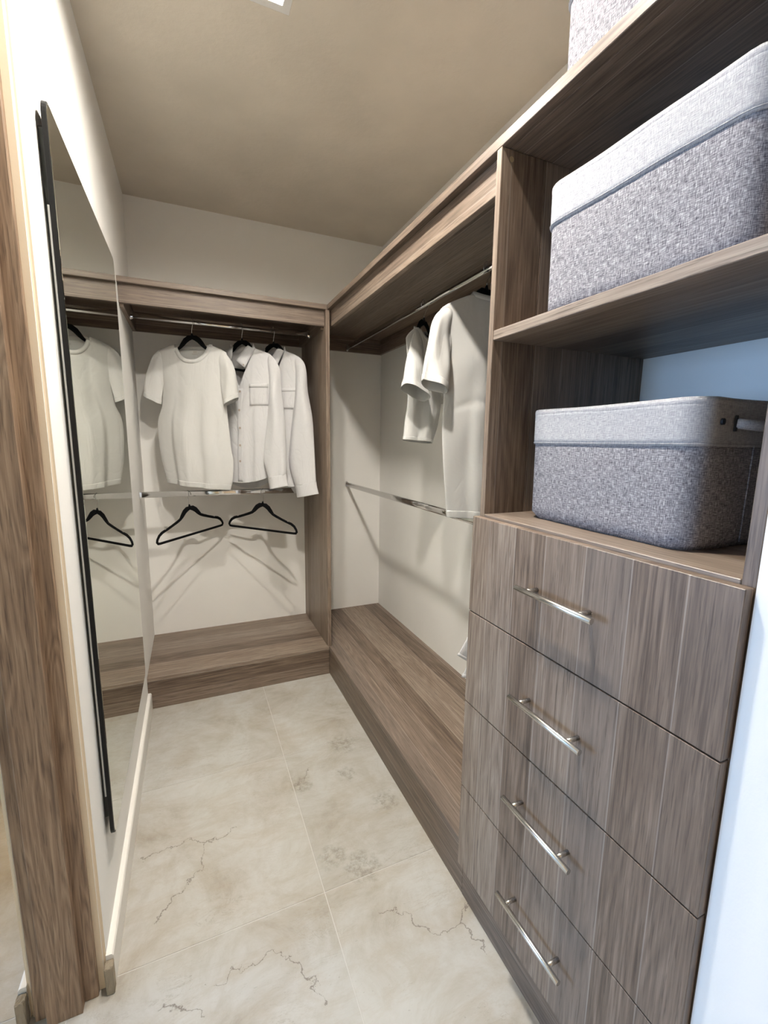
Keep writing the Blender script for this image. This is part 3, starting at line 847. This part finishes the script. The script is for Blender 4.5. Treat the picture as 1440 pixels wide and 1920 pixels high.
T1 = dict(left=[(-0.195, 1.755), (-0.172, 1.63), (-0.178, 1.50), (-0.206, 1.42), (-0.211, 1.348), (-0.208, 1.274), (-0.200, 1.20), (-0.176, 1.089)],
          right=[(0.178, 1.752), (0.160, 1.63), (0.166, 1.49), (0.172, 1.40), (0.178, 1.328), (0.183, 1.255), (0.191, 1.206), (0.182, 1.106), (0.168, 1.055)],
          neckL=(-0.09, 1.798), neckR=(0.095, 1.793), dipF=0.088, dipB=0.012, folds=0.005, depth=0.042, pleats=[(-0.52, 0.05, 0.014, 0.30), (-0.12, 0.07, -0.006, 0.15), (0.30, 0.06, 0.007, 0.12), (0.62, 0.06, -0.007, 0.4)],
          sleeves=[dict(O=[(-0.165, 1.778), (-0.205, 1.745), (-0.222, 1.717), (-0.259, 1.632), (-0.268, 1.54)], I=[(-0.150, 1.71), (-0.155, 1.63), (-0.168, 1.55), (-0.180, 1.497)], th=lambda t: 0.005+0.026*t**0.7, o0=0.0, o1=0.010),
                   dict(O=[(0.145, 1.776), (0.184, 1.741), (0.211, 1.695), (0.224, 1.639), (0.234, 1.531)], I=[(0.130, 1.71), (0.138, 1.63), (0.150, 1.55), (0.158, 1.490)], th=lambda t: 0.005+0.030*t**0.7, o0=0.0, o1=0.015)])
tshirt(-0.633, YRB, ZU, -27, T1, 'white crew-neck T-shirt facing forward in the back bay next to mirror', 1.3, mark=True)
T2 = dict(left=[(-0.150, 1.735), (-0.125, 1.62), (-0.118, 1.50), (-0.131, 1.418), (-0.145, 1.331)],
          right=[(0.150, 1.735), (0.150, 1.62), (0.165, 1.49), (0.135, 1.40), (0.080, 1.314)],
          neckL=(-0.058, 1.800), neckR=(0.058, 1.800), dipF=0.05, dipB=0.012, folds=0.005, depth=0.050, pleats=[(-0.45, 0.06, 0.010, 0.35), (0.1, 0.07, -0.006, 0.2)],
          sleeves=[dict(O=[(-0.09, 1.785), (-0.135, 1.74), (-0.165, 1.69), (-0.241, 1.545)], I=[(-0.04, 1.70), (-0.06, 1.62), (-0.075, 1.55), (-0.085, 1.490)], th=lambda t: 0.02+0.03*t, o0=0.010, o1=0.060, fold=0.005),
                   dict(O=[(0.09, 1.785), (0.135, 1.74), (0.165, 1.69), (0.225, 1.545)], I=[(0.04, 1.70), (0.07, 1.62), (0.09, 1.55), (0.11, 1.490)], th=lambda t: 0.02+0.03*t, o0=0.0, o1=0.02)])
tshirt(XRR, -0.507, ZU, 33, T2, 'smaller white T-shirt turned edge-on, farther of two on right rail', 2.4)
T3 = dict(left=[(-0.205, 1.735), (-0.185, 1.62), (-0.176, 1.48), (-0.179, 1.382), (-0.173, 1.293), (-0.159, 1.175), (-0.143, 1.062)],
          right=[(0.205, 1.735), (0.185, 1.62), (0.178, 1.48), (0.179, 1.382), (0.173, 1.293), (0.165, 1.175), (0.150, 1.045)],
          neckL=(-0.070, 1.808), neckR=(0.072, 1.808), dipF=0.012, dipB=0.08, folds=0.006, depth=0.052, pleats=[(-0.50, 0.06, 0.012, 0.35), (-0.2, 0.08, -0.006, 0.2)], crease_v=[(0.02, 0.028, -0.005), (-0.10, 0.03, 0.004)], crease_h=[(0.46, 0.014, -0.006)],
          sleeves=[dict(O=[(-0.15, 1.764), (-0.200, 1.74), (-0.232, 1.70), (-0.258, 1.60), (-0.275, 1.515)], I=[(-0.155, 1.70), (-0.162, 1.62), (-0.170, 1.55), (-0.178, 1.478)], th=lambda t: 0.006+0.036*t**0.7, o0=0.0, o1=0.012, fold=0.006),
                   dict(O=[(0.15, 1.764), (0.200, 1.74), (0.232, 1.70), (0.258, 1.60), (0.270, 1.52)], I=[(0.10, 1.70), (0.14, 1.62), (0.165, 1.55), (0.178, 1.478)], th=lambda t: 0.02+0.028*t)])
tshirt(XRR, -0.950, ZU, 10, T3, 'larger white T-shirt seen from behind beside the shelf tower on right rail', 4.1)
tr = empty('folded_trousers', (XRR, -1.14, ZL), 'white folded trousers on lower right rail, only two hem corners showing beside drawers', 'trousers')
for O_, I_, w0, w1, sd in (([(-0.06, -0.205), (-0.075, -0.30), (-0.115, -0.42), (-0.142, -0.505)], [(0.12, -0.205), (0.115, -0.30), (0.06, -0.42), (-0.01, -0.515)], 0.012, -0.030, 1.0),
                           ([(-0.06, -0.205), (-0.080, -0.28), (-0.120, -0.37), (-0.150, -0.434)], [(0.12, -0.205), (0.12, -0.30), (0.09, -0.42), (0.03, -0.56)], -0.012, -0.052, 2.0)):
    bm = bmesh.new()
    rings_mesh(bm, sleeve_rings(O_, I_, lambda t: 0.009+0.006*t, w0, w1, rows=16, fold=0.002, seed=sd))
    lg_ = finish_cloth('trouser_leg', bm, POPLIN, tr)
    bm = bmesh.new()
    rings_mesh(bm, sleeve_rings(O_, I_, lambda t: 0.009+0.006*t, w0, w1, rows=3, fold=0.002, seed=sd, t0=0.94, t1=0.998, grow=0.001))
    finish_cloth('hem', bm, POPLIN, lg_, 0.001, 0)
bm = bmesh.new(); tube(bm, [(-0.058, 0, -0.205), (0.0, 0, -0.203), (0.118, 0, -0.205)], 0.016, 12)
from_bm('fold', bm, POPLIN, tr, True)

def dress_shirt(x, y, zr, th, spec, label, seed):
    e_ = empty('dress_shirt', (x, y, zr), label, 'shirt', 'white button-down shirts on hangers', R(th))
    sh = lambda pl: [(u, z-zr) for u, z in pl]
    sp = dict(spec); sp['left'] = sh(spec['left']); sp['right'] = sh(spec['right'])
    sp['neckL'], sp['neckR'] = sh([spec['neckL'], spec['neckR']]); sp['seed'] = seed
    ff, bb, closed, nidx = torso(sp)
    bm = bmesh.new(); sheet(bm, ff, bb, closed)
    finish_cloth('body', bm, POPLIN, e_)
    for k, sl in enumerate(spec['sleeves']):
        O, I = sh(sl['O']), sh(sl['I'])
        bm = bmesh.new()
        rings_mesh(bm, sleeve_rings(O, I, sl['th'], sl.get('o0', 0), sl.get('o1', 0), rows=26, fold=0.005, seed=seed+k, t0=0.0, t1=0.91))
        so = finish_cloth('sleeve', bm, POPLIN, e_)
        bm = bmesh.new()
        rings_mesh(bm, sleeve_rings(O, I, sl['th'], sl.get('o0', 0), sl.get('o1', 0), rows=5, fold=0.002, seed=seed+k, t0=0.90, t1=1.0, grow=0.001))
        cu = finish_cloth('cuff', bm, POPLIN, so, 0.002, 1)
    # placket, buttons
    p0, p1 = sh(spec['placket'])
    hw = 0.0145
    pk = patch('placket', ff, [(p0[0]-hw, p0[1]), (p0[0]+hw, p0[1]), (p1[0]+hw, p1[1]), (p1[0]-hw, p1[1])], e_, POPLIN, 4, 26, 0.0022, 0.0018)
    for u, z in sh(spec['buttons']):
        w = surf_w(ff, u, z)-0.0042
        bm = bmesh.new()
        n = 14
        rings_mesh(bm, [[(u+r_*math.cos(2*math.pi*i/n), w-d, z+r_*math.sin(2*math.pi*i/n)) for i in range(n)] for r_, d in ((0.0060, 0.0), (0.0064, 0.001), (0.0055, 0.0018), (0.0034, 0.0013))], True, True, True)
        from_bm('button', bm, BUTTON, pk)
    pq = sh(spec['pocket'])
    po = patch('pocket', ff, pq, e_, POPLIN, 8, 9, 0.0026, 0.0015)
    tl, tr, brq, blq = pq
    patch('pocket_hem', ff, [tl, tr, (tr[0]+(brq[0]-tr[0])*0.18, tr[1]+(brq[1]-tr[1])*0.18), (tl[0]+(blq[0]-tl[0])*0.18, tl[1]+(blq[1]-tl[1])*0.18)], po, POPLIN, 8, 2, 0.0042, 0.0012)
    # collar: band round the neck + two button-down points
    nl, nr_ = sp['neckL'], sp['neckR']
    cu_, rad = (nl[0]+nr_[0])/2, (nr_[0]-nl[0])/2
    bm = bmesh.new(); rings = []
    n = 22
    for k in range(n+1):
        a = R(-8 + 196*k/n)          # back half, opening to the front
        cx, cy = math.cos(a), math.sin(a)
        pz = (nl[1]+nr_[1])/2
        prof = [(0.000, -0.014, 0.0), (-0.002, 0.006, 0.0), (0.0, 0.022, 0.0), (0.006, 0.023, 0.0), (0.010, 0.006, 0.0), (0.012, -0.016, 0.0)]
        rings.append([(cu_+cx*(rad*0.92+r0), cy*(0.030+r0)+0.002, pz+zz-0.004*abs(cx)) for r0, zz, _ in prof])
    rings_mesh(bm, rings, True, True, True)
    cb = from_bm('collar_band', bm, POPLIN, e_, True)
    for quad in spec['collar']:
        q = sh(quad)
        bm = bmesh.new(); g = []
        for j in range(7):
            b_ = j/6; row = []
            for i in range(6):
                a = i/5
                u = (q[0][0]*(1-a)+q[1][0]*a)*(1-b_)+(q[3][0]*(1-a)+q[2][0]*a)*b_
                z = (q[0][1]*(1-a)+q[1][1]*a)*(1-b_)+(q[3][1]*(1-a)+q[2][1]*a)*b_
                row.append(bm.verts.new((u, -0.012-0.034*b_**0.8-0.006*math.sin(math.pi*a), z)))
            g.append(row)
        for j in range(6):
            for i in range(5): bm.faces.new((g[j][i], g[j][i+1], g[j+1][i+1], g[j+1][i]))
        cp = from_bm('collar_point', bm, POPLIN, e_, True)
        md = cp.modifiers.new('thick', 'SOLIDIFY'); md.thickness = 0.0025; md.offset = 0
        # button of the button-down point
        bu, bz = q[2][0]+(q[0][0]-q[2][0])*0.12+(q[3][0]-q[2][0])*0.12, q[2][1]+0.014
        bm = bmesh.new(); n2 = 12
        rings_mesh(bm, [[(bu+r_*math.cos(2*math.pi*i/n2), -0.0475-d, bz+r_*math.sin(2*math.pi*i/n2)) for i in range(n2)] for r_, d in ((0.0042, 0.0), (0.0046, 0.0016), (0.003, 0.0022))], True, True, True)
        from_bm('button', bm, BUTTON, cp)
    return e_
def tails(lo_, mid):
    return lambda s: lo_*(max(0.0, 1-s*s)**0.6) - mid*0
S1 = dict(left=[(-0.190, 1.745), (-0.180, 1.62), (-0.176, 1.48), (-0.172, 1.30), (-0.165, 1.18), (-0.165, 1.130)],
          right=[(0.168, 1.757), (0.168, 1.62), (0.160, 1.48), (0.156, 1.30), (0.150, 1.20), (0.150, 1.135)],
          neckL=(-0.066, 1.800), neckR=(0.066, 1.800), dipF=0.205, dipB=0.004, v=True, vc=-0.15, folds=0.005, depth=0.045, pleats=[(0.45, 0.05, 0.007, 0.25), (0.20, 0.06, -0.004, 0.3)], crease_h=[(0.42, 0.014, -0.004), (0.70, 0.012, -0.003)],
          hemF=lambda s: -0.045*max(0.0, 1-s*s)**0.7, hemB=lambda s: -0.082*max(0.0, 1-s*s)**0.7,
          placket=[(0.002, 1.588), (-0.014, 1.095)],
          buttons=[(0.001, 1.573), (-0.002, 1.476), (-0.004, 1.383), (-0.007, 1.291), (-0.010, 1.206)],
          pocket=[(0.055, 1.612), (0.150, 1.616), (0.146, 1.503), (0.052, 1.500)],
          collar=[[(0.040, 1.812), (0.080, 1.790), (0.036, 1.693), (-0.016, 1.734)], [(-0.045, 1.808), (-0.084, 1.788), (-0.052, 1.700), (-0.034, 1.745)]],
          sleeves=[dict(O=[(0.150, 1.768), (0.178, 1.750), (0.192, 1.728), (0.216, 1.685), (0.223, 1.574), (0.241, 1.432), (0.253, 1.207), (0.252, 1.13), (0.263, 1.080)],
                        I=[(0.140, 1.715), (0.150, 1.66), (0.152, 1.574), (0.144, 1.432), (0.124, 1.224), (0.146, 1.132), (0.158, 1.057)], th=lambda t: 0.006+0.030*min(1, t*3.5)**0.8+0.006*math.sin(math.pi*t)-0.012*t, o0=0.0, o1=0.045),
                   dict(O=[(-0.14, 1.770), (-0.185, 1.750), (-0.205, 1.72), (-0.222, 1.67), (-0.230, 1.574), (-0.236, 1.432), (-0.238, 1.207), (-0.235, 1.13), (-0.240, 1.075)],
                        I=[(-0.10, 1.72), (-0.140, 1.66), (-0.150, 1.574), (-0.148, 1.432), (-0.138, 1.224), (-0.146, 1.132), (-0.150, 1.070)], th=lambda t: 0.022+0.018*math.sin(math.pi*min(1, t*0.9))-0.006*t, o0=0.0, o1=0.0)])
dress_shirt(-0.390, YRB, ZU, -35, S1, 'white button-down shirt hanging between the T-shirt and the last shirt', 2.2)
dzs = -0.010
S2 = dict(S1)
for kk in ('left', 'right', 'placket', 'buttons', 'pocket'): S2[kk] = [(u, z+(-0.012 if kk != 'left' else -0.012)) for u, z in S1[kk]]
S2['left'] = S1['left']
S2['right'] = [(0.160, 1.755), (0.155, 1.62), (0.150, 1.48), (0.150, 1.30), (0.150, 1.16), (0.150, 1.075)]
S2['left'] = [(-0.185, 1.745), (-0.175, 1.62), (-0.165, 1.48), (-0.150, 1.30), (-0.130, 1.16), (-0.120, 1.085)]
_ss = lambda s: min(1.0, max(0.0, (s-0.30)/0.30))
S2['hemF'] = lambda s: -0.020*max(0.0, 1-s*s)**0.7*_ss(s)
S2['hemB'] = lambda s: -0.075*max(0.0, 1-s*s)**0.5*_ss(s)
S2['collar'] = [[(0.034, 1.815), (0.070, 1.795), (0.042, 1.717), (0.000, 1.745)], [(-0.045, 1.810), (-0.080, 1.790), (-0.052, 1.705), (-0.030, 1.745)]]
S2['sleeves'] = [dict(O=[(0.120, 1.778), (0.165, 1.755), (0.184, 1.725), (0.194, 1.671), (0.199, 1.582), (0.230, 1.431), (0.249, 1.206), (0.256, 1.086), (0.270, 1.032)],
                      I=[(0.122, 1.715), (0.126, 1.66), (0.124, 1.538), (0.112, 1.436), (0.090, 1.265), (0.091, 1.171), (0.127, 1.065), (0.140, 1.005)], th=S1['sleeves'][0]['th'], o0=0.0, o1=0.035),
                 S1['sleeves'][1]]
dress_shirt(-0.225, YRB, ZU, -38, S2, 'rightmost white button-down shirt, its long sleeve overlapping the divider panel', 3.4)

# ------------------------------------------------------------------ fabric baskets
def basket_part(bm, z0, z1, nz, a, b_, grow, bulge, seed, cap0=False):
    rings = []
    for j in range(nz+1):
        z = z0+(z1-z0)*j/nz
        t = z/0.255
        ha = a*(0.985+0.015*t)+grow; hb = b_*(0.985+0.015*t)+grow
        rr = 0.040
        if t < 0.06:                       # soft bottom edge
            sh_ = 0.010*(1-t/0.06)**2; ha -= sh_; hb -= sh_
        ring = []
        nc, ne = 5, 10
        for q, (sx, sy) in enumerate(((1, -1), (1, 1), (-1, 1), (-1, -1))):
            cx, cy = sx*(ha-rr), sy*(hb-rr)
            a0 = (-90, 0, 90, 180)[q]
            for k in range(nc+1):
                an = R(a0+90*k/nc); ring.append([cx+rr*math.cos(an), cy+rr*math.sin(an), z])
            # straight run to the next corner
            nx, ny = ((1, 1), (-1, 1), (-1, -1), (1, -1))[q]
            p0 = ring[-1]; an = R(a0+90)
            p1 = (nx*(ha-rr)+rr*math.cos(an), ny*(hb-rr)+rr*math.sin(an))
            for k in range(1, ne):
                f = k/ne; bx = math.sin(math.pi*f)
                ox, oy = math.cos(an), math.sin(an)
                d = bulge*bx*(0.6-1.2*abs(t-0.45)) + 0.0022*math.sin(f*7+seed+q*2+t*4)*bx
                ring.append([p0[0]+(p1[0]-p0[0])*f+ox*d, p0[1]+(p1[1]-p0[1])*f+oy*d, z-(0.002*bx*max(0, t-0.6)/0.4 if t > 0.6 else 0)])
        rings.append(ring)
    rings_mesh(bm, rings, True, cap0, False)
    return rings
def basket(x, y, z, label, seed, rz=0.0):
    e_ = empty('storage_basket', (x, y, z), label, 'basket', 'two-tone fabric storage baskets', R(rz))
    a, b_ = 0.136, 0.202
    bm = bmesh.new(); basket_part(bm, 0.0, 0.182, 12, a, b_, 0.0, 0.006, seed, True)
    o = from_bm('grey_body', bm, LINEN, e_, True)
    md = o.modifiers.new('thick', 'SOLIDIFY'); md.thickness = 0.004; md.offset = -1
    bm = bmesh.new(); rg = basket_part(bm, 0.176, 0.252, 6, a, b_, 0.0022, 0.006, seed)
    o2 = from_bm('pale_band', bm, LINENBAND, e_, True)
    md = o2.modifiers.new('thick', 'SOLIDIFY'); md.thickness = 0.006; md.offset = -1
    # folded rim
    top = rg[-1]; n = len(top); bm = bmesh.new(); rings = []
    for i in range(n):
        p = Vector(top[i]); t = (Vector(top[(i+1) % n])-Vector(top[i-1])).normalized()
        out = t.cross(Vector((0, 0, 1))).normalized()
        rings.append([p+out*(0.0025*math.cos(an)-0.0022)*1.6+Vector((0, 0, 1))*(0.0085*math.sin(an)-0.005) for an in [2*math.pi*k/10 for k in range(10)]])
    rings.append(rings[0]); rings_mesh(bm, rings); bmesh.ops.remove_doubles(bm, verts=bm.verts, dist=1e-6)
    from_bm('rim', bm, LINENBAND, e_, True)
    # lower stitch line of the band
    low = rg[0]; bm = bmesh.new()
    for off in (0.004,):
        pts = [Vector(p)+Vector((0, 0, off)) for p in low]
        c = Vector((0, 0, pts[0].z))
        pts = [p+(p-c).normalized()*0.0008 for p in pts]
        tube(bm, pts+[pts[0]], 0.0009, 6, False)
    from_bm('band_piping', bm, LINENBAND, o2, True)
    # end seams, rope handles through slots, eyelets on both short ends
    for s in (-1, 1):
        yb = lambda zz: s*(b_*(0.985+0.015*zz/0.255)+0.0022+0.0035)
        bm = bmesh.new(); tube(bm, [(0, yb(zz)-s*0.001, zz) for zz in (0.012, 0.06, 0.12, 0.178)], 0.0012, 6)
        from_bm('end_seam', bm, LINEN, e_, True)
        bm = bmesh.new()
        pts = []
        for k in range(15):
            f = k/14; u = -0.052+0.104*f
            pts.append((u, yb(0.212)+s*(0.016*math.sin(math.pi*f)**0.6-0.004), 0.214-0.004*math.sin(math.pi*f)))
        tube(bm, pts, 0.0085, 12)
        from_bm('rope_handle', bm, LINENBAND, e_, True)
        for u in (-0.056, 0.056):
            bm = bmesh.new(); add_box(bm, (u-0.004, yb(0.212)-s*0.0008-0.0012, 0.201), (u+0.004, yb(0.212)-s*0.0008+0.0012, 0.227), 0.001)
            from_bm('handle_slot', bm, EYELET, e_)
        for u in (-0.088, 0.088):
            bm = bmesh.new(); n2 = 14
            rings_mesh(bm, [[(u+0.0042*math.cos(2*math.pi*i/n2), yb(0.214)+s*d, 0.216+0.0052*math.sin(2*math.pi*i/n2)) for i in range(n2)] for d in (-0.004, 0.0004)], True, True, True)
            from_bm('eyelet', bm, EYELET, e_)
    return e_
basket(0.208, -1.637, ZT, 'grey fabric basket with pale band and rope handle on drawer top', 0.5, -2)
basket(0.168, -1.692, 1.584, 'grey fabric basket with pale band on the open middle shelf', 1.9, 1)
basket(0.190, -1.678, HT, 'grey fabric basket standing on the top shelf, cut by the frame', 3.1, 0)
